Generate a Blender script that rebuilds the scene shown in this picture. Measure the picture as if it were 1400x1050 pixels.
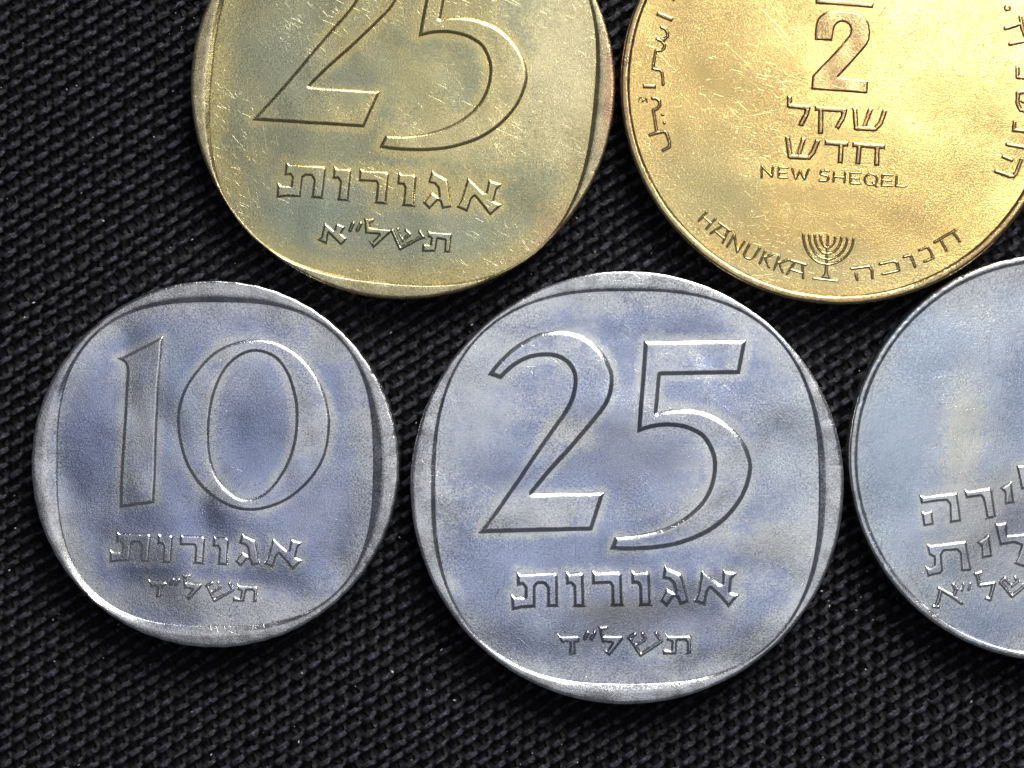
import bpy, math, random
import numpy as np
random.seed(7)
rng = np.random.default_rng(11)
D = bpy.data
scene = bpy.context.scene
COL = scene.collection
for o in list(D.objects):
    D.objects.remove(o)

# ------------------------------------------------------------------ units
# 1 unit = 1 cm.  The drawings of the coins are kept in "design units", 230 to the centimetre.
S = 230.0
T = 0.17                      # coin thickness (cm)
scene.unit_settings.system = 'METRIC'
scene.unit_settings.scale_length = 0.01

# ------------------------------------------------------------------ camera
CAM_H = 14.0
cam_d = D.cameras.new('camera')
cam = D.objects.new('camera', cam_d)
COL.objects.link(cam)
cam.location = (0, 0, T + CAM_H)
cam_d.sensor_width = 36.0
cam_d.lens = 36.0 * CAM_H / (1400 / S)
cam_d.clip_start = 0.1
cam_d.clip_end = 500
cam_d.dof.use_dof = True
cam_d.dof.focus_distance = CAM_H
cam_d.dof.aperture_fstop = 22.0
scene.camera = cam

# ------------------------------------------------------------------ world and lamps
w = D.worlds.new('World')
scene.world = w
w.use_nodes = True
wn = w.node_tree.nodes
wn['Background'].inputs[0].default_value = (0.75, 0.8, 0.95, 1)
wn['Background'].inputs[1].default_value = 0.09


def area(name, loc, target, size, radiance, col, shape='DISK'):
    d = D.lights.new(name, 'AREA')
    d.shape = shape
    d.size = size
    A = math.pi * (size / 2) ** 2 if shape == 'DISK' else size * size
    d.energy = radiance * A * math.pi
    d.color = col
    o = D.objects.new(name, d)
    COL.objects.link(o)
    o.location = loc
    v = np.array(target, float) - np.array(loc, float)
    from mathutils import Vector
    o.rotation_euler = Vector(v).to_track_quat('-Z', 'Y').to_euler()
    return o


area('overhead_fill', (3, 5, 46), (0, 0, 0), 30, 0.58, (0.93, 0.96, 1.0))  # added soft overhead light that gives the flat fields their tone
area('window_lamp', (13, 30, 27), (0, 0, 0), 27, 15.0, (1.0, 0.985, 0.96))
area('bulb_lamp', (10.2, 9.4, 40), (2.6, 2.4, 0), 3.0, 22.0, (1.0, 0.95, 0.80))

scene.view_settings.view_transform = 'Standard'
scene.view_settings.look = 'None'
scene.view_settings.exposure = 0.0
scene.view_settings.gamma = 1.0


# ------------------------------------------------------------------ node helpers
class N:
    def __init__(s, name):
        s.m = D.materials.new(name)
        s.m.use_nodes = True
        s.t = s.m.node_tree
        s.b = s.t.nodes['Principled BSDF']
        s.tc = s.t.nodes.new('ShaderNodeTexCoord')

    def link(s, a, b):
        s.t.links.new(a, b)

    def set(s, sock, v):
        if isinstance(v, bpy.types.NodeSocket):
            s.t.links.new(v, sock)
        else:
            sock.default_value = v

    def mapping(s, scale=(1, 1, 1), rot=(0, 0, 0), loc=(0, 0, 0), vec=None, tex=False):
        n = s.t.nodes.new('ShaderNodeMapping')
        if tex:
            n.vector_type = 'TEXTURE'
            scale = tuple(1 / q for q in scale)
        n.inputs['Scale'].default_value = scale
        n.inputs['Rotation'].default_value = rot
        n.inputs['Location'].default_value = loc
        s.link(vec or s.tc.outputs['Object'], n.inputs[0])
        return n.outputs[0]

    def noise(s, scale, detail=2, rough=.5, vec=None, dist=0, dims='3D', w_=None):
        n = s.t.nodes.new('ShaderNodeTexNoise')
        n.noise_dimensions = dims
        n.inputs['Scale'].default_value = scale
        n.inputs['Detail'].default_value = detail
        n.inputs['Roughness'].default_value = rough
        n.inputs['Distortion'].default_value = dist
        s.link(vec or s.tc.outputs['Object'], n.inputs['Vector'])
        return n.outputs['Fac']

    def remap(s, v, a, b, c=0.0, d=1.0, smooth=True):
        n = s.t.nodes.new('ShaderNodeMapRange')
        n.interpolation_type = 'SMOOTHSTEP' if smooth else 'LINEAR'
        s.set(n.inputs['Value'], v)
        n.inputs['From Min'].default_value = a
        n.inputs['From Max'].default_value = b
        n.inputs['To Min'].default_value = c
        n.inputs['To Max'].default_value = d
        return n.outputs['Result']

    def math(s, op, a, b=0.0, c=0.0):
        n = s.t.nodes.new('ShaderNodeMath')
        n.operation = op
        for i, v in enumerate((a, b, c)):
            s.set(n.inputs[i], v)
        return n.outputs[0]

    def mix(s, f, a, b, mode='MIX'):
        n = s.t.nodes.new('ShaderNodeMix')
        n.data_type = 'RGBA'
        n.blend_type = mode
        s.set(n.inputs[0], f)
        s.set(n.inputs[6], a)
        s.set(n.inputs[7], b)
        return n.outputs[2]

    def bump(s, h, strength, dist, prev=None):
        n = s.t.nodes.new('ShaderNodeBump')
        n.inputs['Strength'].default_value = strength
        n.inputs['Distance'].default_value = dist
        s.set(n.inputs['Height'], h)
        if prev is not None:
            s.link(prev, n.inputs['Normal'])
        return n.outputs[0]

    def attr(s, name):
        n = s.t.nodes.new('ShaderNodeAttribute')
        n.attribute_name = name
        return n.outputs['Fac']


def c4(c):
    return (c[0], c[1], c[2], 1)


def metal(name, cream, tone, third, seed, tonebias=0.0, rough=.3, grain=1.0, scratch=.5, grey=None, edgecol=None, wave=.02, stains_reflections=(), centre=None, mottle=.6, lines=1.0, ripple=.4, gbump=.6, curls=.5, grime=.35, reliefcol=None):
    """Struck, circulated metal: toned patches, painted-in reflections, fine grain, hairline scratches."""
    n = N(name)
    off = (seed * 7.3, seed * 3.1, 0)
    base = n.mapping(loc=off)
    edge = n.attr('edge')                      # 0 beside relief and rim, 1 in the open field
    big = n.noise(.95, 4, .6, base, .4)
    mid = n.noise(4.2, 5, .68, base, .3)
    fine = n.noise(26, 4, .7, base)
    gr = n.noise(92, 2, .65, base)
    gr2 = n.noise(150, 1, .5, base)
    t = n.math('MULTIPLY_ADD', mid, .75, n.math('MULTIPLY', big, .8))
    speck = n.noise(58, 5, .75, base)
    t = n.math('MULTIPLY_ADD', fine, .30, t)
    t = n.math('MULTIPLY_ADD', speck, .75 * mottle, t)
    t = n.math('SUBTRACT', t, .375 * mottle + .01)
    t = n.math('MULTIPLY_ADD', edge, .34, t)
    t = n.remap(t, .98 - tonebias, 1.34 - tonebias)
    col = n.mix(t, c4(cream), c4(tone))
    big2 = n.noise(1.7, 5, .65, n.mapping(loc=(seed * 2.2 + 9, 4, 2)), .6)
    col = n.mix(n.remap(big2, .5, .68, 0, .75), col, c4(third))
    if edgecol is not None:                    # wear-coloured rim
        col = n.mix(n.remap(n.attr('rimness'), .3, 1, 0, .85), col, c4(edgecol))
    # this coin's toned or dirty patches, plus reflections painted in as colour (centre, radii in design units, colour, strength)
    for sx, sy, rx, ry, sc_, ss in stains_reflections:
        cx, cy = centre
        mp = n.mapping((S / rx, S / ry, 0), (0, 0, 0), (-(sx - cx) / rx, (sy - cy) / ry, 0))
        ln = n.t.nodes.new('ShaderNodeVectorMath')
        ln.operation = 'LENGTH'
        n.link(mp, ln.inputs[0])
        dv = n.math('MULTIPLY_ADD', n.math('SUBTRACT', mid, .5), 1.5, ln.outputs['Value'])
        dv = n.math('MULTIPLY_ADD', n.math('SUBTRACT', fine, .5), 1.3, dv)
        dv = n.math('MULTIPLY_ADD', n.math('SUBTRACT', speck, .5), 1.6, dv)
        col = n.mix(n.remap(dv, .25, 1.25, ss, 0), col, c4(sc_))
    gm = n.math('MULTIPLY', n.remap(edge, .0, .10, 1, 0), n.remap(n.noise(11, 4, .7, n.mapping(loc=(seed, 2, 6))), .42, .62))
    col = n.mix(n.math('MULTIPLY', gm, grime), col, (.16, .13, .09, 1))
    # grain value
    g = n.math('ADD', n.math('MULTIPLY', gr, 1.0), n.math('MULTIPLY', gr2, .5))
    gv = n.remap(g, .45, 1.05, 1 - .42 * grain, 1 + .34 * grain, False)
    gp = n.remap(n.noise(2.3, 4, .65, n.mapping(loc=(4, seed * 5, 1))), .35, .65, .35, 1.25)
    gv = n.math('MULTIPLY_ADD', n.math('SUBTRACT', gv, 1.0), gp, 1.0)
    col = n.mix(1.0, col, n.t_comb(gv), 'MULTIPLY')
    spk = n.remap(n.noise(105, 1, .5, n.mapping(loc=(1, 7, seed))), .63, .72)
    col = n.mix(n.math('MULTIPLY', spk, .45), col, c4([min(1, x * 1.15 + .12) for x in cream]))
    # hairline scratches, several directions
    sc = None
    for k, (ang, sx, sy, th) in enumerate(((20, 3.2, 95, .675), (75, 5.5, 120, .68), (128, 3.0, 105, .68), (165, 7.5, 130, .69), (50, 9, 140, .69))):
        warp = n.mapping((sx, sy, 1), (0, 0, math.radians(ang + seed * 13)), (seed + k * 5, k * 9, 0), tex=True)
        s1 = n.remap(n.noise(1.0, 1, .5, warp, .25), th, th + .05)
        sc = s1 if sc is None else n.math('MAXIMUM', sc, s1)
    patch = n.remap(n.noise(1.8, 3, .6, n.mapping(loc=(3 + seed, 8, 0))), .42, .6)
    sc = n.math('MULTIPLY', sc, n.math('MULTIPLY_ADD', patch, .6 * lines, .06 * lines))
    # short curled rub marks
    wv = n.noise(30, 2, .55, n.mapping(loc=(2, seed * 3, 7)), .8)
    curl = n.remap(n.math('ABSOLUTE', n.math('SUBTRACT', wv, .5)), .0, .022, 1, 0)
    curl = n.math('MULTIPLY', curl, n.remap(n.noise(38, 1, .5, n.mapping(loc=(9, seed, 1))), .52, .62))
    curl = n.math('MULTIPLY', curl, n.remap(n.noise(2.6, 3, .6, n.mapping(loc=(seed, 5, 3))), .38, .62, .15, 1))
    sc = n.math('MAXIMUM', sc, n.math('MULTIPLY', curl, curls * .6))
    col = n.mix(n.math('MULTIPLY', sc, scratch), col, c4([min(1, x * 1.25 + .2) for x in cream]))
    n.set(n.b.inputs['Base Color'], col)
    n.b.inputs['Metallic'].default_value = 1.0
    r = n.math('MULTIPLY_ADD', mid, .22, rough - .11)
    r = n.math('MULTIPLY_ADD', gr, .12, n.math('ADD', r, -.06))
    n.set(n.b.inputs['Roughness'], r)
    soft = n.noise(1.9, 1, .4, n.mapping(loc=(seed * 4, 3, 5)), .2)
    b = n.bump(soft, 1.0, wave)
    b = n.bump(n.noise(9, 2, .5, base), ripple, .0025, b)
    b = n.bump(g, gbump, .0016, b)
    b = n.bump(n.math('MULTIPLY', sc, 1.0), .35, .0014, b)
    n.link(b, n.b.inputs['Normal'])
    return n.m


def t_comb(s, v):
    n = s.t.nodes.new('ShaderNodeCombineColor')
    for i in range(3):
        s.set(n.inputs[i], v)
    return n.outputs[0]


N.t_comb = t_comb


# ------------------------------------------------------------------ mesh helpers
def mesh_obj(name, V, F, mat, parent=None, smooth=True, attrs=None):
    me = D.meshes.new(name)
    V = np.asarray(V, np.float32)
    F = np.asarray(F, np.int32)
    me.vertices.add(len(V))
    me.vertices.foreach_set('co', V.ravel())
    k = F.shape[1]
    me.loops.add(F.size)
    me.loops.foreach_set('vertex_index', F.ravel())
    me.polygons.add(len(F))
    me.polygons.foreach_set('loop_start', np.arange(0, F.size, k, dtype=np.int32))
    if smooth:
        me.polygons.foreach_set('use_smooth', np.ones(len(F), bool))
    for an, av in (attrs or {}).items():
        a = me.attributes.new(an, 'FLOAT', 'POINT')
        a.data.foreach_set('value', np.asarray(av, np.float32))
    me.update(calc_edges=True)
    me.validate()
    me.materials.append(mat)
    o = D.objects.new(name, me)
    COL.objects.link(o)
    if parent is not None:
        o.parent = parent
    return o


def tagit(o, label=None, cat=None, group=None, kind=None):
    for k, v in (('label', label), ('category', cat), ('group', group), ('kind', kind)):
        if v:
            o[k] = v


# ------------------------------------------------------------------ glyph distance fields
def smooth_poly(pts):
    """points (x, y) are smooth, (x, y, 1) are corners; closed Catmull-Rom between corners"""
    n = len(pts)
    P = [np.array(p[:2], float) for p in pts]
    C = [len(p) > 2 for p in pts]
    out = []
    for i in range(n):
        a, b = P[i], P[(i + 1) % n]
        out.append(a)
        if C[i] and C[(i + 1) % n]:
            continue
        p0 = a - (b - a) * .0 if C[i] else P[i - 1]
        p3 = b if C[(i + 1) % n] else P[(i + 2) % n]
        m0 = (b - a) * .9 if C[i] else (b - p0) / 2
        m1 = (b - a) * .9 if C[(i + 1) % n] else (p3 - a) / 2
        L = np.linalg.norm(b - a)
        for m in (m0, m1):
            l = np.linalg.norm(m)
            if l > L * 1.15:
                m *= L * 1.15 / l
        ns = 7 if L > 9 else 4
        for k in range(1, ns):
            t = k / ns
            out.append((2 * t**3 - 3 * t**2 + 1) * a + (t**3 - 2 * t**2 + t) * m0 + (-2 * t**3 + 3 * t**2) * b + (t**3 - t**2) * m1)
    return np.array(out)


def seg_dist(Q, a, b):
    ab = b - a
    L2 = (ab**2).sum() + 1e-12
    t = np.clip(((Q - a) @ ab) / L2, 0, 1)
    return np.hypot(*(Q - a - t[:, None] * ab).T)


def sdf_poly(Q, P):
    d = np.full(len(Q), 1e9)
    inside = np.zeros(len(Q), bool)
    for i in range(len(P)):
        a, b = P[i], P[(i + 1) % len(P)]
        d = np.minimum(d, seg_dist(Q, a, b))
        if a[1] != b[1]:
            c = (Q[:, 1] < max(a[1], b[1])) & (Q[:, 1] >= min(a[1], b[1]))
            x = a[0] + (Q[:, 1] - a[1]) * (b[0] - a[0]) / (b[1] - a[1])
            inside ^= c & (Q[:, 0] < x)
    return np.where(inside, d, -d)


def sdf_stroke(Q, L, wd, butt):
    L = [np.array(p, float) for p in L]
    d = np.full(len(Q), -1e9)
    for i in range(len(L) - 1):
        a, b = L[i], L[i + 1]
        if butt:
            u = (b - a) / np.linalg.norm(b - a)
            q = Q - a
            uu = q @ u
            vv = q @ np.array([-u[1], u[0]])
            ln = np.linalg.norm(b - a)
            d = np.maximum(d, np.minimum(wd / 2 - abs(vv), np.minimum(uu, ln - uu)))
            if i:
                d = np.maximum(d, wd / 2 - np.hypot(*(Q - a).T))
        else:
            d = np.maximum(d, wd / 2 - seg_dist(Q, a, b))
    return d


class Glyph:
    """polys: list of outlines (the later ones are holes when `hole`), strokes: (width, points, butt)"""
    def __init__(s, polys=(), strokes=(), holes=()):
        s.polys = [smooth_poly(p) for p in polys]
        s.holes = [smooth_poly(p) for p in holes]
        s.strokes = [(w_, [np.array(q, float) for q in p], bt) for w_, p, bt in strokes]

    def xf(s, A):
        g = Glyph()
        f = lambda P: np.c_[P, np.ones(len(P))] @ A
        g.polys = [f(p) for p in s.polys]
        g.holes = [f(p) for p in s.holes]
        sc = math.sqrt(abs(np.linalg.det(A[:2])))
        g.strokes = [(w_ * sc, list(f(np.array(p))), bt) for w_, p, bt in s.strokes]
        return g

    def bounds(s):
        allp = [p for p in s.polys] + [np.array(p) for _, p, _ in s.strokes]
        q = np.vstack(allp)
        m = max([w_ for w_, _, _ in s.strokes] + [0]) / 2
        return q.min(0) - m, q.max(0) + m

    def sdf(s, Q):
        d = np.full(len(Q), -1e9)
        for p in s.polys:
            d = np.maximum(d, sdf_poly(Q, p))
        for p in s.holes:
            d = np.minimum(d, -sdf_poly(Q, p))
        for w_, p, bt in s.strokes:
            d = np.maximum(d, sdf_stroke(Q, p, w_, bt))
        return d


def affine(src, dst):
    A = np.c_[np.array(src, float), np.ones(len(src))]
    return np.linalg.lstsq(A, np.array(dst, float), rcond=None)[0]


def glyph_mesh(name, g, coin, H, wd, step=.75, parent=None, wall=.45):
    cx, cy = coin['c']
    lo, hi = g.bounds()
    lo = lo - 2.5
    hi = hi + 2.5
    nx = int((hi[0] - lo[0]) / step) + 2
    ny = int((hi[1] - lo[1]) / step) + 2
    X, Y = np.meshgrid(lo[0] + np.arange(nx) * step, lo[1] + np.arange(ny) * step)
    Q = np.c_[X.ravel(), Y.ravel()]
    d = g.sdf(Q)
    dd = np.clip(d, 0, None)
    t = np.clip(dd / wd, 0, 1)
    h = H * (wall * np.clip(dd / 1.1, 0, 1) + (1 - wall) * (1 - (1 - t)**1.35))
    h = np.where(d < 0, 1.6 * d, h)
    # worn, slightly uneven tops
    n1 = np.sin(Q[:, 0] * .11 + Q[:, 1] * .05) * np.sin(Q[:, 1] * .09 - Q[:, 0] * .03)
    h = h + np.where(d > 0, .18 * n1 * t, 0)
    idx = np.arange(nx * ny).reshape(ny, nx)
    F = np.stack([idx[:-1, :-1], idx[1:, :-1], idx[1:, 1:], idx[:-1, 1:]], -1).reshape(-1, 4)
    keep = d[F].max(1) > -.2
    F = F[keep]
    used, inv = np.unique(F, return_inverse=True)
    F = inv.reshape(F.shape)
    V = np.c_[(Q[used, 0] - cx) / S, -(Q[used, 1] - cy) / S, h[used] / S]
    ed = np.clip(dd[used] / 16, 0, .7)
    return mesh_obj(name, V, F, coin['mat'], parent, attrs={'edge': ed, 'rimness': np.full(len(used), float(coin.get('relief', 0)))})


def superellipse(th, a, b, n, rot=0):
    t = th - rot
    return (abs(np.cos(t) / a)**n + abs(np.sin(t) / b)**n)**(-1 / n)


def make_coin(name, spec, label, glyphs):
    cx, cy = spec['c']
    R = spec['R']
    e = D.objects.new(name, None)
    e.empty_display_size = .3
    COL.objects.link(e)
    e.location = ((cx - 700) / S, (525 - cy) / S, T)
    tagit(e, label, 'coin', 'coins laid on the black cloth')
    fa, fb, fn, rot = spec['field']
    NT = 540
    th = np.linspace(0, 2 * np.pi, NT, endpoint=False)
    rf = superellipse(th, fa, fb, fn, rot)
    # ---- field disc
    fr = np.r_[0.0, np.linspace(.03, 1, 92)]
    rr = fr[:, None] * (rf[None, :] + 1.2)
    x = rr * np.cos(th)
    y = rr * np.sin(th)
    Q = np.c_[(x + cx).ravel(), (cy - y).ravel()]
    dm = np.full(len(Q), 40.0)
    for _, g, _ in glyphs:
        lo, hi = g.bounds()
        m = (Q[:, 0] > lo[0] - 26) & (Q[:, 0] < hi[0] + 26) & (Q[:, 1] > lo[1] - 26) & (Q[:, 1] < hi[1] + 26)
        if m.any():
            dm[m] = np.minimum(dm[m], -g.sdf(Q[m]))
    rimd = ((rf + 1.2)[None, :] - rr).ravel()
    dm = np.minimum(np.clip(dm, 0, None) / 13, rimd / 40)
    edge = np.clip(dm, 0, 1)
    z = 1.7 * (fr[:, None]**9) * np.ones_like(x) - .0
    z = z * np.clip(1 - 0 * x, 0, 1) * spec.get('dish', .5)
    V = np.c_[x.ravel(), y.ravel(), z.ravel()] / S
    idx = np.arange(len(fr) * NT).reshape(len(fr), NT)
    nx_ = np.roll(idx, -1, 1)
    F = np.stack([idx[:-1], idx[1:], nx_[1:], nx_[:-1]], -1).reshape(-1, 4)
    # underside and thickness
    zb = -T
    nb = len(V)
    Vb = np.vstack([np.c_[(R - 4) * np.cos(th), (R - 4) * np.sin(th), np.full(NT, -3.0)] / S,
                    np.c_[(R - 4) * np.cos(th) / S, (R - 4) * np.sin(th) / S, np.full(NT, zb + .004)],
                    np.c_[0 * th, 0 * th, np.full(NT, zb + .004)]])
    k = np.arange(NT)
    k2 = np.roll(k, -1)
    Fb = []
    for a in range(2):
        Fb.append(np.stack([nb + a * NT + k, nb + (a + 1) * NT + k, nb + (a + 1) * NT + k2, nb + a * NT + k2], -1))
    V = np.vstack([V, Vb])
    F = np.vstack([F] + Fb)
    edge = np.r_[edge, np.zeros(len(Vb))]
    mesh_obj('field', V, F, spec['mat'], e, attrs={'edge': edge, 'rimness': np.zeros(len(V))})
    # ---- rim
    NT = 1080
    th = np.linspace(0, 2 * np.pi, NT, endpoint=False)
    rf = superellipse(th, fa, fb, fn, rot)
    h = spec['rimh']

    def ringnoise(amp, freqs, seed):
        r_ = np.random.default_rng(seed)
        return sum(amp / (i + 1) ** .4 * r_.normal() * np.sin(f * th + r_.uniform(0, 6.3)) for i, f in enumerate(freqs))
    if spec['slope'] is None:
        rt = rf + 3.0 + ringnoise(.12, (5, 9, 17, 40), spec['seed'])
    else:
        ws = [np.clip(np.cos(th - rot - k * math.pi / 2), 0, 1)**2 for k in range(4)]
        lo_ = sum(a * b for a, b in zip(spec['slope'], ws))
        wc = [np.clip(np.cos(th - rot - (k + .5) * math.pi / 2), 0, 1)**4 for k in range(4)]
        hi_ = 2.3 + sum((a - 2.3) * b for a, b in zip(spec.get('corners', (2.3,) * 4), wc))
        s = (rf - rf.min()) / (rf.max() - rf.min())
        rt = rf + lo_ * (1 - s)**1.1 + hi_ * s
    Ro = R + ringnoise(.22, (2, 3, 5, 9, 23, 57, 110), spec['seed'] + 1)
    nick = np.zeros(NT)
    r_ = np.random.default_rng(spec['seed'] + 5)
    for _ in range(spec.get('nicks', 14)):
        c = r_.uniform(0, 2 * np.pi)
        wv = r_.uniform(.004, .014)
        dth = (th - c + np.pi) % (2 * np.pi) - np.pi
        nick += r_.uniform(.2, .7) * np.exp(-(dth / wv)**2)
    wn_ = ringnoise(.1, (7, 13, 29, 61), spec['seed'] + 2)
    prof = []
    dl = rt - rf
    st = spec.get('step', 1.0)
    zf = 1.7 * spec.get('dish', .5)
    prof.append((rf - 2.0, 0 * rf - 1.5, 0))
    prof.append((rf - .3, 0 * rf + zf - .8, 0))
    prof.append((rf + .5, 0 * rf + zf + st * .8, .1))
    prof.append((rf + 1.0, 0 * rf + zf + st, .2))
    for f in (.2, .4, .6, .8):
        prof.append((rf + 1.0 + (dl - 1.4) * f, zf + st + (h - zf - st) * (f * .85 + .15 * f * f), .2 + .6 * f))
    prof.append((rt - .1, 0 * rf + h * .985, .9))
    prof.append((rt + .7, 0 * rf + h + .12, 1))
    wtop = (R - 3.2) - (rt + .7)
    for f in (.3, .6, .85):
        prof.append((rt + .7 + wtop * f, h + .25 + wn_ * .3 - nick * f * .5, 1))
    prof.append((Ro - 3.0, h + .1 - nick * .8, 1))
    prof.append((Ro - 1.6 - nick * .3, h - .5 - nick, 1))
    prof.append((Ro - .5 - nick * .5, h - 1.7 - nick, 1))
    prof.append((Ro - nick * .3, 0 * rf + h - 3.4, 1))
    prof.append((Ro, 0 * rf + h - 14, 1))
    prof.append((Ro, 0 * rf - T * S + 5, 1))
    prof.append((Ro - 3, 0 * rf - T * S + 1.5, 1))
    V = np.vstack([np.c_[r * np.cos(th), r * np.sin(th), z_ + 0 * r] / S for r, z_, _ in prof])
    rn = np.concatenate([np.full(NT, q) for _, _, q in prof])
    idx = np.arange(len(prof) * NT).reshape(len(prof), NT)
    nx_ = np.roll(idx, -1, 1)
    F = np.stack([idx[:-1], idx[1:], nx_[1:], nx_[:-1]], -1).reshape(-1, 4)
    mesh_obj('rim', V, F, spec['mat'], e, attrs={'edge': np.zeros(len(V)), 'rimness': rn})
    # ---- relief
    for nm, g, kw in glyphs:
        sub = kw.pop('sub', None)
        o = glyph_mesh(nm, g, spec, parent=e, **kw)
        if sub:
            for nm2, g2, kw2 in sub:
                glyph_mesh(nm2, g2, spec, parent=o, **kw2)
    return e


def C(*pts):
    return [(p[0], p[1], 1) for p in pts]


# ------------------------------------------------------------------ drawings
two = Glyph([[(666, 512.4, 1), (680, 495), (700, 476), (720, 463.3), (740, 455), (760, 452), (780, 453.6), (800, 461), (816, 473), (829, 489), (837, 506), (839.3, 520), (837, 538), (829, 556), (816, 573), (797, 596), (776, 620.5), (753, 645.5), (729, 674.5, 1), (827, 672.3, 1), (809.7, 725.5, 1), (653.3, 729.5, 1), (672.4, 703.6), (704.8, 658), (722, 632), (752, 588.5), (770, 563), (780, 543), (784, 521), (780.5, 505), (770, 493.8), (756, 488.4), (740, 487.8), (724, 491), (708, 498.5), (696, 508), (685, 519, 1)]])
five = Glyph([[(880, 466, 1), (1021, 464, 1), (1011.6, 511.6, 1), (903.6, 513.6, 1), (899, 564, 1), (911, 560.7), (930, 559), (948, 560), (968, 565), (988, 575), (1005, 589), (1017, 604), (1024, 618), (1028.4, 636), (1026, 655), (1020, 673), (1009, 692), (992, 711.5), (970, 728), (944, 740), (916, 748), (880, 752.5), (850, 753), (833.6, 751.5, 1), (840.4, 733.6, 1), (870, 731), (900, 724.3), (924, 714), (944, 700.5), (960, 684), (970.5, 663), (974.5, 640), (972, 620), (961, 600), (946, 590), (930, 585), (910, 583.3), (890, 586), (871, 592, 1), (873, 560), (877, 510)]])
tav = C((706, 780.4), (711.7, 784), (758.6, 782), (762.6, 785.6), (763.1, 826.7), (764.6, 829.9), (746.4, 830.3), (747.7, 824.4), (747.4, 804), (743.7, 798.7), (735.7, 798.7), (732.3, 802.7), (732.5, 830.7), (712.9, 831.9), (699.7, 835.3), (697.4, 810.7), (703.7, 815.3), (716.9, 815.3), (717.2, 803.9), (714, 799.9), (706.6, 802.1))
vav = C((772.5, 779.9), (778.6, 783.5), (792.9, 782.1), (798, 784.4), (799.1, 826.7), (802.6, 829.8), (782.4, 830.3), (784.3, 824.4), (783.7, 802.7), (780.3, 798.7), (773.4, 799.5))
resh = C((808.6, 779.4), (814.9, 782.1), (845.7, 781), (850.3, 785), (851.4, 824.4), (854.3, 829.2), (834, 829.5), (836, 824.4), (835.4, 801.6), (833.1, 798.1), (809.1, 799.3))
vav2 = C((862.3, 779), (867.4, 782.1), (884.6, 781), (888.6, 785), (890.3, 824.4), (892.8, 828.6), (872.4, 829), (874.3, 824.4), (873.7, 802.7), (870.9, 798.1), (862.9, 798.7))
gimel = C((908.6, 771.5), (914.3, 777), (931.4, 784.4), (934.3, 791.3), (943, 823.5), (929.1, 827.9), (925.1, 817.6), (922, 816.2), (912, 830.3), (901, 821), (911.4, 803.9), (922.2, 810.2), (919.4, 798.1), (914.3, 793), (904.8, 791.3))
alef = C((958.9, 777.8), (966.9, 784.4), (982.9, 797.6), (986.3, 797), (988, 777.2), (993.1, 779.9), (1008.2, 783.1), (1001.1, 792.4), (999.4, 808.4), (1005.7, 811.3), (1011.6, 812.8), (996, 831), (987.4, 821), (971.4, 805), (968, 809.6), (964.6, 828.6), (947.6, 822.9), (953.1, 810.7))
word = [Glyph([p]) for p in (tav, vav, resh, vav2, gimel, alef)]
dalet = Glyph([C((761.7, 865.6), (766.3, 869.4), (790.3, 868.5), (793.3, 871.7), (792, 878.4), (786.9, 879), (787.3, 895.2), (777.6, 896), (778.3, 879.4), (767.1, 879.2))])
quote1 = Glyph(strokes=[(6.4, [(803.3, 865), (799.6, 873)], False)])
quote2 = Glyph(strokes=[(6.4, [(812.6, 865), (808.6, 873)], False)])
lamed = Glyph([C((817, 855.8), (831.6, 855), (830.8, 860.2), (825, 862.6), (826.3, 868.3), (852.2, 868.6), (851.3, 875.4), (833.1, 898), (823, 887.7), (830.2, 888.6), (836, 879.4), (822.9, 878.8), (820.3, 868.3))])
shin = Glyph(strokes=[(6.2, [(859.5, 872), (868, 867)], False), (6, [(862, 873.5), (869, 884), (876, 895.5)], False), (6.4, [(876, 895), (903, 877)], False), (6, [(897, 866), (904, 876)], False), (5.6, [(878.5, 866), (882.5, 874), (873, 880)], False)])
tav2 = Glyph([C((908.8, 864.4), (913.4, 868.2), (942.6, 867.7), (946.2, 871.5), (946.6, 891.4), (948, 894.3), (936.3, 894.6), (938.7, 890.6), (938.5, 878.6), (935.7, 875.8), (926.3, 876.7), (925.4, 891.4), (924.8, 895.2), (905.9, 895.6), (905.4, 886.6), (916.9, 887.9), (917.7, 878), (910.6, 875.6))])
year74 = [('letter', dalet), ('quotation_mark', quote1), ('quotation_mark', quote2), ('letter', lamed), ('letter', shin), ('letter', tav2)]

BIG = dict(H=3.3, wd=6.2, wall=.25)
SM = dict(H=3.0, wd=4.4, wall=.3)
TINY = dict(H=2.8, wd=3.2, wall=.3)

silver25_g = [('numeral', two, dict(BIG)), ('numeral', five, dict(BIG))] + [('letter', g, dict(SM)) for g in word] + [(n_, g, dict(TINY)) for n_, g in year74]

one = Glyph([[(223.4, 459.2, 1), (221.2, 490), (218, 520), (216.2, 560), (214.4, 600), (213, 650), (211, 688, 1), (163.4, 694.6, 1), (165, 640), (169, 580), (170.3, 560), (171.8, 530), (173, 507), (170.5, 497), (159.6, 489.6, 1), (168, 487.2, 1)]])
zero = Glyph([[(348, 464), (375, 467.5), (399.6, 479.7), (416, 493), (430, 510.5), (440.5, 529), (447.5, 550), (451.4, 582), (444.5, 623.4), (424.8, 656.5), (396.8, 681.4), (369, 694.2), (341.5, 698.5), (314, 693), (284, 674.8), (261.4, 648.2), (247.6, 615), (241.6, 574), (248, 540.5), (264, 511.5), (290, 483.5), (318, 469)]],
             holes=[[(348.5, 481), (374.7, 489.4), (391, 510), (400.5, 537.7), (404, 562.6), (402.3, 595.7), (394, 627), (377.5, 656.5), (358, 675.9), (338.8, 682), (322, 678.6), (303.5, 662), (291.8, 638), (286.5, 609.6), (287, 573.6), (293, 540.5), (305.6, 510), (325, 489.4)]])
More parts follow.
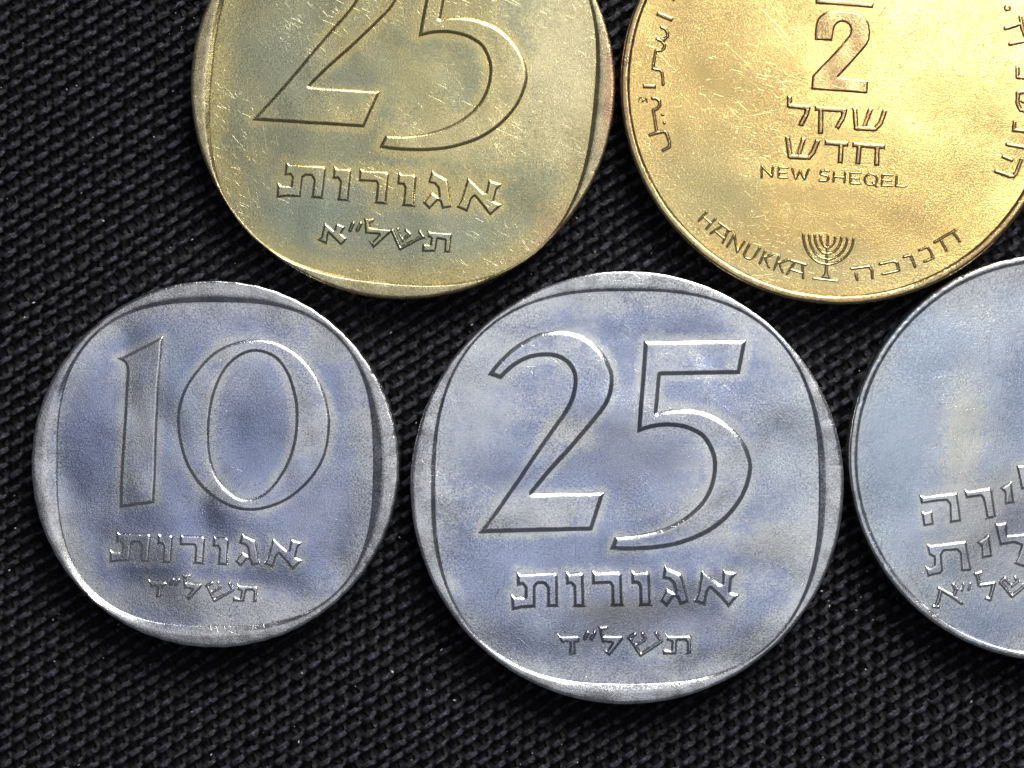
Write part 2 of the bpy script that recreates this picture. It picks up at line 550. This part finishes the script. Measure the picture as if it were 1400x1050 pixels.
A10 = affine([(706, 780.4), (699.7, 835.3), (764.6, 829.9), (772.5, 779.9), (808.6, 779.4), (862.3, 779.3), (892.6, 828.4), (908.6, 771.9), (958.9, 778.1), (1008, 783.3), (996, 830.7), (948, 822.7)],
             [(158.5, 725), (149.5, 769), (205, 769), (215.5, 729), (246.5, 730), (292, 731.5), (314, 773.5), (332.5, 728.5), (372.5, 733), (413.5, 742.5), (399.5, 779), (360, 771)])
A10y = affine([(762, 866.1), (787, 895), (817.3, 856.3), (852, 869.1), (833.1, 897.4), (876, 898), (909.1, 864.9), (947.7, 894)],
              [(201.6, 791.7), (220.9, 818), (248.5, 785.3), (278.7, 796.9), (258.1, 820), (292.8, 823.2), (323.7, 798.1), (352, 823.2)])
D10 = dict(H=2.5, wd=4.2, wall=.4)
silver10_g = [('numeral', one, dict(D10)), ('numeral', zero, dict(D10))] + \
    [('letter', g.xf(A10), dict(H=2.2, wd=3.0, wall=.4)) for g in word] + [(n_, g.xf(A10y), dict(H=2.1, wd=2.6, wall=.35)) for n_, g in year74]

AG = affine([(653.3, 729.5), (809.7, 725.5), (827, 672.5), (833.6, 752), (840.4, 733.6), (729, 674.5), (871, 592), (899, 564), (1028.4, 636), (975, 640)],
            [(345.7, 163.7), (497, 173.7), (518.6, 125.1), (519.3, 203), (526.5, 187.7), (422.9, 116), (572, 51.7), (603.6, 27), (721.7, 105), (669, 105)])
AGw = affine([(706, 780.4), (699.7, 835.3), (772.5, 779.9), (808.6, 779.9), (854.3, 829), (862.3, 779.3), (908.6, 771.9), (958.9, 778.1), (1008, 783.3), (996, 830.7)],
             [(390.6, 221), (378.6, 270.7), (455.7, 226.7), (491.7, 227.9), (530, 279.3), (544.9, 234.7), (591.7, 232.4), (639.7, 242.7), (686.6, 250.7), (670, 295.9)])
g_alef = Glyph([C((443.6, 303.5), (456.4, 314.3), (460, 305.2), (472.6, 309.6), (467.1, 319.3), (475.4, 326.2), (466.4, 336.2), (449.3, 319.3), (447.1, 334.8), (432.4, 327.9), (438.6, 324.3))])
g_q1 = Glyph(strokes=[(5.6, [(482.6, 305.5), (478.4, 315)], False)])
g_q2 = Glyph(strokes=[(5.6, [(493, 305.5), (488.6, 315)], False)])
g_lamed = Glyph([C((497.5, 298), (512.3, 298), (511, 303.6), (506.4, 306), (507.1, 310.7), (533.6, 313.4), (535.2, 317.1), (510.7, 340), (503.2, 329), (508.9, 330.2), (518, 320.9), (499.1, 319.5))])
g_shin = Glyph(strokes=[(5.6, [(536.5, 315), (547.3, 340)], False), (5.6, [(547.5, 339.5), (578, 323)], False), (5.4, [(573.8, 316.5), (579, 324.5)], False), (5, [(543.8, 313), (546.5, 321), (551, 329)], False), (5.2, [(555, 315), (560.5, 320.5), (550, 328)], False)])
g_tav = Glyph([C((583.4, 314.4), (589.3, 316.4), (618.2, 318.6), (615.7, 344.3), (616.5, 346), (604, 345.4), (607.1, 342.9), (607.9, 328.6), (598.6, 327.1), (595.8, 344.6), (576.8, 344.6), (577.6, 332.5), (587.7, 334), (589, 325.9), (584, 323.8))])
gold25_g = [('numeral', two.xf(AG), dict(H=2.9, wd=4.6, wall=.36)), ('numeral', five.xf(AG), dict(H=2.9, wd=4.6, wall=.36))] + \
    [('letter', g.xf(AGw), dict(H=2.4, wd=3.2, wall=.4)) for g in word] + \
    [(n_, g, dict(H=2.4, wd=2.8, wall=.35)) for n_, g in (('letter', g_alef), ('quotation_mark', g_q1), ('quotation_mark', g_q2), ('letter', g_lamed), ('letter', g_shin), ('letter', g_tav))]

# --- gold commemorative coin
def st(w_, *lines, butt=False, poly=()):
    return Glyph(list(poly), [(w_, list(l), butt) for l in lines])


n2 = Glyph([[(1113.5, 55.1, 1), (1137.7, 56, 1), (1139.6, 46), (1141.4, 37.1), (1145.7, 32), (1151.9, 30), (1158.7, 32.8), (1162.4, 39.6), (1161.2, 47), (1155.6, 54.5), (1139.5, 73), (1121, 92.2), (1110.4, 103.4, 1), (1108.6, 122.6, 1), (1186, 128.1, 1), (1187.2, 109.6, 1), (1146.3, 105.2, 1), (1169.2, 80.5), (1186, 60.4), (1189.6, 49.5), (1189.2, 37.1), (1185.3, 27.2), (1176.7, 19.8), (1164.3, 16.1), (1137, 14.9), (1125.9, 18), (1118.5, 24.8), (1115, 34.7)]])
nbar = Glyph([C((1114, -3), (1195, 3.6), (1193.6, 11.4), (1114.5, 5.2))])
HB = 7.6
he_l = st(HB, [(1079.4, 130.4), (1079, 144.4), (1104.6, 147.3), (1102.4, 156), (1093.9, 172.4)], butt=True)
he_q = st(HB, [(1113.6, 148), (1158.4, 151)], [(1154.9, 150.9), (1151.6, 162.3), (1143.6, 175.8)], [(1122.3, 148), (1121.7, 183.4)], butt=True)
he_sh = st(HB, [(1168.4, 147.3), (1170.7, 175.2), (1196, 176.3), (1203.6, 168.4), (1210.4, 149.4)], [(1190.5, 148.4), (1184.8, 163.4), (1180.8, 175)], butt=True)
he_sh2 = st(HB, [(1076.4, 186.2), (1080.3, 214), (1105.5, 215.2), (1111.6, 208), (1118.6, 190.6)], [(1099, 188.4), (1091, 213)], butt=True)
he_d = st(HB, [(1127.2, 194.8), (1160.2, 197.3)], [(1150.2, 196.6), (1148.6, 223.6)], butt=True)
he_h = st(HB, [(1165, 197.6), (1210.4, 200.6)], [(1174.9, 198.9), (1172.6, 224.8)], [(1199.6, 200), (1198.3, 227)], butt=True)
WN = 3.7
ell = lambda cx, cy, rx, ry, a0=0, a1=360, n=20: [(cx + rx * math.cos(math.radians(a0 + (a1 - a0) * i / n)), cy + ry * math.sin(math.radians(a0 + (a1 - a0) * i / n))) for i in range(n + 1)]
latin = [
    st(WN, [(1041.3, 242.3), (1041.3, 226.8), (1055.3, 241.5), (1056.8, 227.5)]),
    st(WN, [(1077.3, 229.2), (1064.5, 228.4), (1064.5, 242.3), (1076.5, 243)], [(1064.5, 235.5), (1075, 235.9)]),
    st(WN, [(1082.5, 229.7), (1087.8, 244.3), (1093.8, 233.5), (1099.8, 245.1), (1105.8, 231.3)]),
    st(WN, [(1132.8, 234.2), (1128, 232.6), (1122.5, 234), (1121.6, 238), (1126, 239.6), (1131.5, 241), (1133, 244.5), (1130, 247.4), (1120.3, 246.8)]),
    st(WN, [(1140.3, 235), (1139.5, 248.3)], [(1155.3, 235.2), (1154.5, 249)], [(1140.3, 241.7), (1155, 242.5)]),
    st(WN, [(1176.3, 236.6), (1162.8, 236.2), (1162.6, 250.3), (1175.5, 251.2)], [(1162.8, 243.3), (1174, 243.8)]),
    st(WN, ell(1190.6, 245.4, 8.6, 7.4), [(1193.5, 250), (1198.2, 255)]),
    st(WN, [(1220.5, 239.5), (1206.3, 238.6), (1205.5, 253.5), (1219.8, 254.3)], [(1205.8, 246.2), (1218.3, 247)]),
    st(WN, [(1225.9, 240), (1225, 254.2), (1237, 255)])]
WH = 4.3
hanukka = [
    st(WH, [(966, 290), (955.2, 302)], [(978.3, 299), (965.5, 313)], [(960.8, 295.4), (972, 305.5)], [(955.2, 312.5), (955.6, 312.6)]),
    st(WH, [(983.5, 304.5), (998.5, 315.5)], [(988.5, 308), (971.5, 319)], [(996, 314), (988, 332)], [(977.8, 316), (989.8, 326)]),
    st(WH, [(994, 337.3), (1004, 320.5), (1007.8, 344.6), (1018.5, 329.4)]),
    st(WH, [(1025, 333), (1017.2, 348), (1019, 352.3), (1025.6, 354.4), (1030.8, 351.6), (1038.4, 339.2)]),
    st(WH, [(1045.8, 343.5), (1038.6, 360.3)], [(1056.8, 347.6), (1045.6, 352), (1051.4, 365.6)]),
    st(WH, [(1065.3, 350.6), (1057.8, 368.6)], [(1078, 354.8), (1065, 359.8), (1070.4, 372.4)]),
    st(WH, [(1081.3, 356), (1102, 361.8)], [(1087, 358), (1076, 374.5)], [(1097, 361), (1098, 380.6)], [(1081.5, 368.4), (1097.6, 374)])]
WM = 4.9
he_han = [
    st(WM, [(1163.7, 367.5), (1188, 364.2), (1192, 368.6), (1192.4, 380)], [(1169.9, 374), (1171.8, 382.6)]),
    st(WM, [(1203, 361), (1222, 356.8), (1226, 359.4), (1229, 370), (1206.8, 375)]),
    st(WM, [(1235.7, 351.4), (1243.8, 349), (1246.4, 352.7), (1250.8, 364.6)]),
    st(WM, [(1257, 342.2), (1267, 337.6), (1271.4, 342.4), (1275.8, 352.7), (1264, 357.6)]),
    st(WM, [(1277.6, 331.3), (1307.2, 313.8)], [(1286.4, 329), (1293.8, 342.6)], [(1303, 318), (1311.8, 330)])]
men_stem = Glyph([[(1127.2, 360, 1), (1132, 360, 1), (1132.2, 372), (1136, 382, 1), (1121.6, 380.8, 1), (1126.6, 372)]], [(4.4, [(1131.8, 322), (1131, 338), (1129.6, 362)], False)])
men_base = st(4.2, [(1112, 380.6), (1128, 382.6), (1144.6, 384.4)])
arms = []
for (tx, ty), by, (sx, sy) in (((1098.2, 320.5), 361.2, (1129.6, 361)), ((1106.2, 321), 354.2, (1130, 354.3)), ((1113.8, 321.5), 346.6, (1130.4, 346.7)), ((1121.4, 322), 338.4, (1130.9, 338.6)),
                               ((1141.8, 323.8), 338.4, (1131, 338.6)), ((1150, 324.6), 346.8, (1130.6, 346.7)), ((1158.1, 325.4), 354.8, (1130.1, 354.3)), ((1166.5, 326), 361.6, (1129.8, 361))):
    pts = []
    for i in range(13):
        t = math.radians(90 * i / 12)
        # quarter ellipse from the top of the arm down into the stem
        pts.append((sx + (tx - sx) * math.cos(t), ty + (by - ty) * math.sin(t)))
    arms.append(st(4.1, pts))
arabic = [
    st(4.2, [(918, -4), (921, 0)]),
    st(7.4, [(897.5, 18), (920.2, 27.2)], butt=True),
    st(5.0, [(904, 37.5), (909.5, 39.8), (913, 45), (912.5, 50), (908.5, 54), (904, 53.4)], [(898.4, 53.6), (905, 56.4), (908.3, 61), (908, 66), (904.4, 69), (896.7, 69.4), (894.4, 81), (892.4, 94.3), (902.4, 95.8), (904.8, 99), (906, 105), (906.6, 115.6)], [(908.5, 53), (906, 56)]),
    st(7.2, [(878.2, 117.8), (897.3, 118)], butt=True),
    st(2.6, [(877.4, 132.5), (873.6, 135), (873.4, 138.6), (877, 140), (880.6, 137.5), (883.6, 133.5), (884.6, 139.6)], [(880.6, 137.5), (878, 134.8)]),
    st(5.4, [(891.8, 134.3), (897, 134.5), (901.6, 138.4), (902.2, 144), (898.6, 148.8), (893, 150.4), (895.3, 164), (897.4, 178), (898.6, 181)], [(888, 184.8), (898.6, 181.4), (908.6, 179.6), (912, 184), (915, 194), (915.2, 201), (906.6, 205.4)]),
    st(5.2, [(905.8, 157), (905.9, 157.1)]),
    st(5.2, [(908, 168), (908.1, 168.1)])]
he_right = [
    st(10.4, [(1377, 11), (1377.1, 11.1)]),
    st(7, [(1374.8, 38.8), (1394, 32.8)], [(1395, 24), (1398, 40), (1404, 54)], [(1381.2, 60), (1400, 56)]),
    st(6.6, [(1391, 93), (1391.2, 105.6), (1406, 106.6)]),
    st(7, [(1412, 125.4), (1391.8, 126.6), (1391, 141), (1395, 150), (1412, 154)], [(1398, 138.6), (1412, 138.6)]),
    st(6.4, [(1387, 167), (1386.2, 177.8), (1410, 181)]),
    st(6.4, [(1377.2, 197.6), (1410, 203.6)]),
    st(6.2, [(1371.8, 214.4), (1383, 219)]),
    st(6.6, [(1361.6, 234.2), (1380, 240.8), (1385, 241.4), (1389.4, 236.5), (1396.4, 218)])]
NS = dict(H=2.0, wd=2.4, wall=.55)
nis_g = [('numeral', n2, dict(H=2.0, wd=2.6, wall=.6)), ('bar', nbar, dict(NS))] + [('letter', g, dict(NS)) for g in (he_l, he_q, he_sh, he_sh2, he_d, he_h)] + \
    [('letter', g, dict(H=1.6, wd=1.9, wall=.35)) for g in latin] + [('letter', g, dict(H=2.0, wd=2.1, wall=.35)) for g in hanukka + he_han] + \
    [('menorah', men_stem, dict(H=1.9, wd=2.0, wall=.4, sub=[('arm', a, dict(H=1.8, wd=2.0, wall=.4)) for a in arms] + [('base', men_base, dict(H=2.1, wd=2.0, wall=.4))]))] + \
    [('letter', g, dict(H=2.0, wd=2.3, wall=.45)) for g in arabic[1:]] + [('letter', arabic[0], dict(NS))] + [('letter', g, dict(NS)) for g in he_right[1:]] + [('dot', he_right[0], dict(NS))]

# --- silver lira coin
def pg(*pts):
    return Glyph([C(*pts)])


lira = [
    pg((1256.3, 675.9), (1262.9, 678), (1307.6, 672.7), (1309.3, 675.7), (1314.6, 713), (1298.5, 715.5), (1297.9, 690), (1293.7, 685), (1280, 686), (1259.2, 689.8)),
    pg((1258.9, 699), (1264, 700), (1274.6, 697.1), (1276.8, 717.6), (1262.6, 720)),
    pg((1317.3, 669), (1323.4, 670.8), (1353.1, 666.4), (1356.8, 671.1), (1361.9, 707.9), (1345.9, 710.2), (1348.6, 706.6), (1343.6, 682), (1340.6, 678.6), (1320.4, 681.8)),
    pg((1366.5, 667.1), (1383.1, 657), (1386.3, 684.9), (1388.9, 687.3), (1373.4, 690.4), (1373.1, 673.6)),
    pg((1389.5, 636.8), (1412, 633), (1414, 666), (1396, 670)),
    pg((1265.8, 742.3), (1272.3, 744.9), (1320.7, 738.8), (1322, 744.7), (1328.8, 780.7), (1314, 781.4), (1312.2, 757.5), (1308.2, 752.7), (1290.8, 753.9), (1287.7, 759.5), (1289.8, 780.5), (1287.1, 784.5), (1267.7, 789.2), (1263.8, 772.6), (1270, 776), (1276.6, 771.9), (1276.4, 762), (1269.6, 759)),
    pg((1334.3, 740.9), (1352.3, 730), (1357.2, 760.9), (1342, 764.2), (1341, 747)),
    Glyph([C((1359.7, 716), (1376.4, 713.3), (1377.7, 731), (1430, 726.6), (1432, 745), (1416, 760), (1400, 776), (1385.8, 770.6), (1391, 760), (1396, 746), (1387, 742.6), (1366.8, 745.7))]),
    st(6.6, [(1283.4, 804.4), (1300, 814), (1314.6, 824.6)], [(1286, 807), (1283, 820), (1279.4, 828)], [(1303.4, 799.5), (1307, 806), (1304, 813)], [(1276, 829), (1282.6, 829.6)]),
    st(4.6, [(1317, 798.5), (1315, 807)]),
    st(4.6, [(1326.2, 798), (1324.2, 806)]),
    st(6.2, [(1333, 784.6), (1341, 783)], [(1336, 785.5), (1339, 800.5), (1359, 797.4), (1353.4, 818)], [(1348.6, 817.6), (1353.4, 819.4)]),
    st(6, [(1368, 796), (1383.4, 815), (1397, 804), (1408, 790)], [(1374, 790.5), (1380, 797.5)], [(1387.6, 789.6), (1391.6, 794.4), (1383, 801)], [(1368, 795), (1373, 791)])]
lira_names = ['letter'] * 9 + ['quotation_mark', 'quotation_mark', 'letter', 'letter']
lira_g = [(n_, g, dict(H=2.4, wd=3.2, wall=.4)) for n_, g in zip(lira_names, lira)]

# ------------------------------------------------------------------ metals
M_s25 = metal('cupronickel_bright', (.94, .95, .98), (.54, .61, .84), (.50, .53, .68), 1, .03, .21, 1.3, .16, gbump=.42, wave=.038, edgecol=(.88, .88, .90), centre=(857.3, 666.3), stains_reflections=[
    (865, 610, 95, 70, (.46, .48, .60), .7), (840, 850, 190, 55, (.52, .53, .62), .7), (845, 835, 90, 24, (.42, .40, .40), .7),  # dark centre patch is an overhead reflection painted into the metal colour
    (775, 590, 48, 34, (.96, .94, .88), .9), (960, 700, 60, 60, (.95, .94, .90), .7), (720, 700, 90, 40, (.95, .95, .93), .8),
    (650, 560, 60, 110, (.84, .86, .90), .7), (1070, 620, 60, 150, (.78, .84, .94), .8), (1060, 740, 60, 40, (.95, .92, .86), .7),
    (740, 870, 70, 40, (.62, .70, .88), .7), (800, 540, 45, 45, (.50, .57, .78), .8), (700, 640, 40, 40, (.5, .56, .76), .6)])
M_s10 = metal('cupronickel_blue', (.97, .96, .98), (.56, .63, .88), (.74, .78, .95), 2.4, .02, .22, 1.3, .14, gbump=.42, wave=.027, edgecol=(.88, .87, .88), centre=(294.3, 634.5), stains_reflections=[
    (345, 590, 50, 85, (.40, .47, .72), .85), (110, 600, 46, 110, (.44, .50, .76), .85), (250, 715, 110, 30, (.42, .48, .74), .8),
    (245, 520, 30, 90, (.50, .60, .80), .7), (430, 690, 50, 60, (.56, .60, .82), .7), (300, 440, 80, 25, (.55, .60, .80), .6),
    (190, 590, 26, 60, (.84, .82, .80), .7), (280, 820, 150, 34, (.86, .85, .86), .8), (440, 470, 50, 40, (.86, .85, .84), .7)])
M_lira = metal('silver_pale', (1, 1, 1), (.74, .82, .96), (.93, .93, .95), 4.7, .1, .22, .8, .2, gbump=.35, wave=.014, edgecol=(.96, .96, .94), centre=(1439, 625.5), stains_reflections=[
    (1316, 600, 34, 120, (1.0, .98, .91), 1.0), (1345, 710, 70, 60, (.99, .98, .95), .9), (1280, 420, 90, 40, (.93, .93, .96), .7), (1215, 640, 50, 170, (.68, .80, .97), .8),  # first patch: pale streak of reflection painted into the colour
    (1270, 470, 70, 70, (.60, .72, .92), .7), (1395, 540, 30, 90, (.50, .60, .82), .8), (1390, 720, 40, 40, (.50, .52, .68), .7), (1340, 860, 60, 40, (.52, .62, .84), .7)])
M_g25 = metal('bronze_olive', (.76, .64, .31), (.47, .47, .30), (.70, .57, .25), 6.1, -.03, .27, 1.0, .42, edgecol=(.70, .60, .37), wave=.022, curls=.9, centre=(551, 119), stains_reflections=[
    (770, 90, 75, 150, (1.0, .86, .50), .95), (838, 150, 20, 150, (.74, .47, .30), .9), (770, 340, 60, 60, (.76, .50, .32), .7), (620, 190, 90, 60, (.90, .77, .40), .7), (570, 110, 60, 60, (.86, .74, .36), .6), (390, 100, 60, 100, (.48, .49, .34), .8),  # first patch paints a bright glow into the metal on the right
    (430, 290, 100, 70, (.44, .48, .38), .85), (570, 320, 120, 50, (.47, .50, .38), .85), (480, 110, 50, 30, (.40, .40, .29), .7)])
M_nis = metal('bronze_yellow', (.92, .65, .26), (.80, .58, .24), (.90, .62, .22), 8.8, .0, .19, .6, .5, edgecol=(.58, .40, .21), wave=.010, ripple=.12, curls=.8, mottle=.4, gbump=.3, centre=(1149, 116), stains_reflections=[(960, 260, 110, 90, (.72, .62, .31), .7), (1130, 370, 200, 40, (.74, .65, .35), .6), (1260, 150, 80, 110, (.98, .66, .26), .7)])

coins = [
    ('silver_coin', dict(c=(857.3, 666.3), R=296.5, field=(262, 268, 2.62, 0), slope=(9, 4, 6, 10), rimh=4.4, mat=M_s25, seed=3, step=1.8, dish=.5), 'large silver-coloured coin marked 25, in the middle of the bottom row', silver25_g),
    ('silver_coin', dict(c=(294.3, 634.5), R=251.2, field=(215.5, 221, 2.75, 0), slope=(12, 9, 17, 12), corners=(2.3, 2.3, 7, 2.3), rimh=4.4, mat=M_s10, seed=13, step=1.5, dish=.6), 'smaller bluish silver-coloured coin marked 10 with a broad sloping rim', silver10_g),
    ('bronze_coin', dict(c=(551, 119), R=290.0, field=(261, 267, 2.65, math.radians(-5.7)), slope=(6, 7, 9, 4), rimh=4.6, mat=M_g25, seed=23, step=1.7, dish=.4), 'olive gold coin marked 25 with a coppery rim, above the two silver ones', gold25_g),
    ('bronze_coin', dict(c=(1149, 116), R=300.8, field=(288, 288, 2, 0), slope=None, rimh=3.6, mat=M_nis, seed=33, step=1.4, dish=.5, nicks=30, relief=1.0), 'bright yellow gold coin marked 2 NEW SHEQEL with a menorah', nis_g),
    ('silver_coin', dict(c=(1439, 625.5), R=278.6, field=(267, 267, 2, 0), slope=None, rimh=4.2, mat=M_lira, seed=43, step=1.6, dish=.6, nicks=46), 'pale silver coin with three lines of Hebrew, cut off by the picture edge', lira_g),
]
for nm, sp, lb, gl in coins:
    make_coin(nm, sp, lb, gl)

# ------------------------------------------------------------------ cloth
def yarn_mat(name, col, freq):
    n = N(name)
    oi = n.t.nodes.new('ShaderNodeObjectInfo')
    rnd = oi.outputs['Random']
    sh = n.t.nodes.new('ShaderNodeVectorMath')
    sh.operation = 'ADD'
    n.link(n.tc.outputs['Object'], sh.inputs[0])
    cb = n.t.nodes.new('ShaderNodeCombineXYZ')
    n.link(n.math('MULTIPLY', rnd, 91.0), cb.inputs[0])
    n.link(n.math('MULTIPLY', rnd, 37.0), cb.inputs[1])
    n.link(cb.outputs[0], sh.inputs[1])
    v = sh.outputs[0]
    fil = n.noise(1.0, 2, .6, n.mapping((9, freq, freq), vec=v), .5)
    fil2 = n.noise(1.0, 1, .6, n.mapping((22, freq * 1.7, freq), vec=v), .3)
    lump = n.noise(20, 3, .65, v)
    cv = n.remap(fil, .38, .7, .3, 2.6)
    cv = n.math('MULTIPLY', cv, n.remap(lump, .3, .7, .3, 2.0))
    n.set(n.b.inputs['Base Color'], n.mix(1.0, c4(col), n.t_comb(cv), 'MULTIPLY'))
    n.set(n.b.inputs['Roughness'], n.remap(lump, .35, .75, .62, .26))
    n.b.inputs['Specular IOR Level'].default_value = .5
    b = n.bump(n.math('ADD', n.math('ADD', fil, fil2), n.math('MULTIPLY', lump, 1.4)), 1.0, .009)
    n.link(b, n.b.inputs['Normal'])
    return n.m


M_warp = yarn_mat('black_nylon', (.0145, .0145, .021), 100)
M_weft = yarn_mat('black_nylon_weft', (.0025, .0025, .0035), 120)
nb = N('black_backing')
nb.b.inputs['Base Color'].default_value = (.006, .006, .008, 1)
nb.b.inputs['Roughness'].default_value = .9

cloth = D.objects.new('cloth', None)
COL.objects.link(cloth)
tagit(cloth, 'coarse black woven cloth under the coins', kind='structure')
ANG = math.radians(33.5)
cloth.rotation_euler = (0, 0, ANG)
LEN = 9.4
PW, PF = 17.3 / S, 12.4 / S        # spacing of warp and of weft yarns


def yarn(name, length, half, width, hgt, amp, mat, seed, over=0.0):
    """flattened yarn running along x that goes over and under every `half`"""
    r_ = np.random.default_rng(seed)
    ds = half / 5
    n = int(length / ds)
    n += n % 2
    xs = (np.arange(n + 1) - n // 2) * ds
    ph = xs / half * math.pi
    c = np.cos(ph)
    c = np.clip(c + over, -1, 1)
    zc = amp * np.sign(c) * np.abs(c)**.6
    # every float differs a little
    kf = np.round(xs / half).astype(int)
    kk = kf - kf.min()
    jz = r_.normal(0, amp * .3, kk.max() + 1)[kk]
    jw = 1 + r_.normal(0, .13, kk.max() + 1)[kk]
    jy = r_.normal(0, width * .09, kk.max() + 1)[kk]
    f = np.maximum(c, 0)
    wv = width / 2 * jw * (.82 + .22 * f)
    hv = hgt * (.8 + .3 * f)
    a = np.linspace(-.15, math.pi + .15, 8)
    Y = np.cos(a)[None, :] * wv[:, None] + jy[:, None]
    Z = np.sin(a)[None, :] * hv[:, None] + (zc + jz * f)[:, None]
    X = np.repeat(xs[:, None], 8, 1) + r_.normal(0, ds * .08, Y.shape)
    Z = Z + r_.normal(0, hgt * .05, Z.shape)
    V = np.c_[X.ravel(), Y.ravel(), Z.ravel()]
    idx = np.arange(V.shape[0]).reshape(n + 1, 8)
    F = np.stack([idx[:-1, :-1], idx[1:, :-1], idx[1:, 1:], idx[:-1, 1:]], -1).reshape(-1, 4)
    return mesh_obj(name, V, F, mat, cloth)


AMPW, AMPF = 3.8 / S, 2.2 / S
warps = [yarn('warp_yarn', LEN, PF, 8.4 / S, 5.0 / S, AMPW, M_warp, 50 + i, .65) for i in range(9)]
wefts = [yarn('weft_yarn', LEN, PW, 8.0 / S, 3.0 / S, AMPF, M_weft, 80 + i, -.35) for i in range(7)]
NWp = int(LEN / PW)
NWf = int(LEN / PF)
ZC = -.012 - 9 / S
for protos, cnt, sp, half, rz in ((warps, NWp, PW, PF, 0), (wefts, NWf, PF, PW, math.pi / 2)):
    for i in range(cnt):
        k = i - cnt // 2
        o = protos[i] if i < len(protos) else protos[random.randrange(len(protos))].copy()
        if i >= len(protos):
            COL.objects.link(o)
            o.parent = cloth
        # even number of half periods of shift keeps the weave in step; odd rows sit half a period over
        shift = (k % 2) * half + 2 * half * random.randint(-2, 2)
        if rz:
            shift += half       # weft dips where the warp rises
        jit = random.gauss(0, sp * .05)
        flip = math.pi if random.random() < .5 else 0
        if rz:
            o.location = (k * sp + jit, shift, ZC - 5.8 / S)
        else:
            o.location = (shift, k * sp + jit, ZC)
        o.rotation_euler = (0, 0, rz + flip)
bk = mesh_obj('backing', [(-30, -30, ZC - .035), (30, -30, ZC - .035), (30, 30, ZC - .035), (-30, 30, ZC - .035)], [(0, 1, 2, 3)], nb.m, cloth, smooth=False)

# ------------------------------------------------------------------ lint
M_lint = N('lint')
M_lint.b.inputs['Base Color'].default_value = (.55, .56, .62, 1)
M_lint.b.inputs['Roughness'].default_value = .4
cs = [((sp['c'][0] - 700) / S, (525 - sp['c'][1]) / S, sp['R'] / S) for _, sp, _, _ in coins]
V, F = [], []
r_ = np.random.default_rng(5)
cnt = 0
while cnt < 260:
    x, y = r_.uniform(-3.7, 3.7), r_.uniform(-2.9, 2.9)
    if any(math.hypot(x - a, y - b) < c + .01 for a, b, c in cs):
        continue
    s_ = abs(r_.normal(0, .8)) * .0028 + .0022
    l_ = s_ * r_.uniform(1, 2.6)
    an = r_.uniform(0, math.pi)
    ca, sa = math.cos(an), math.sin(an)
    z = ZC + r_.uniform(.012, .036)
    b0 = len(V)
    for px, py, pz in ((l_, 0, 0), (0, s_, 0), (-l_, 0, 0), (0, -s_, 0), (0, 0, s_), (0, 0, -s_)):
        V.append((x + px * ca - py * sa, y + px * sa + py * ca, z + pz))
    for a, b, c in ((0, 1, 4), (1, 2, 4), (2, 3, 4), (3, 0, 4), (1, 0, 5), (2, 1, 5), (3, 2, 5), (0, 3, 5)):
        F.append((b0 + a, b0 + b, b0 + c))
    cnt += 1
lint = mesh_obj('lint', V, F, M_lint.m)
tagit(lint, 'pale specks of lint caught in the black weave', 'lint', kind='stuff')
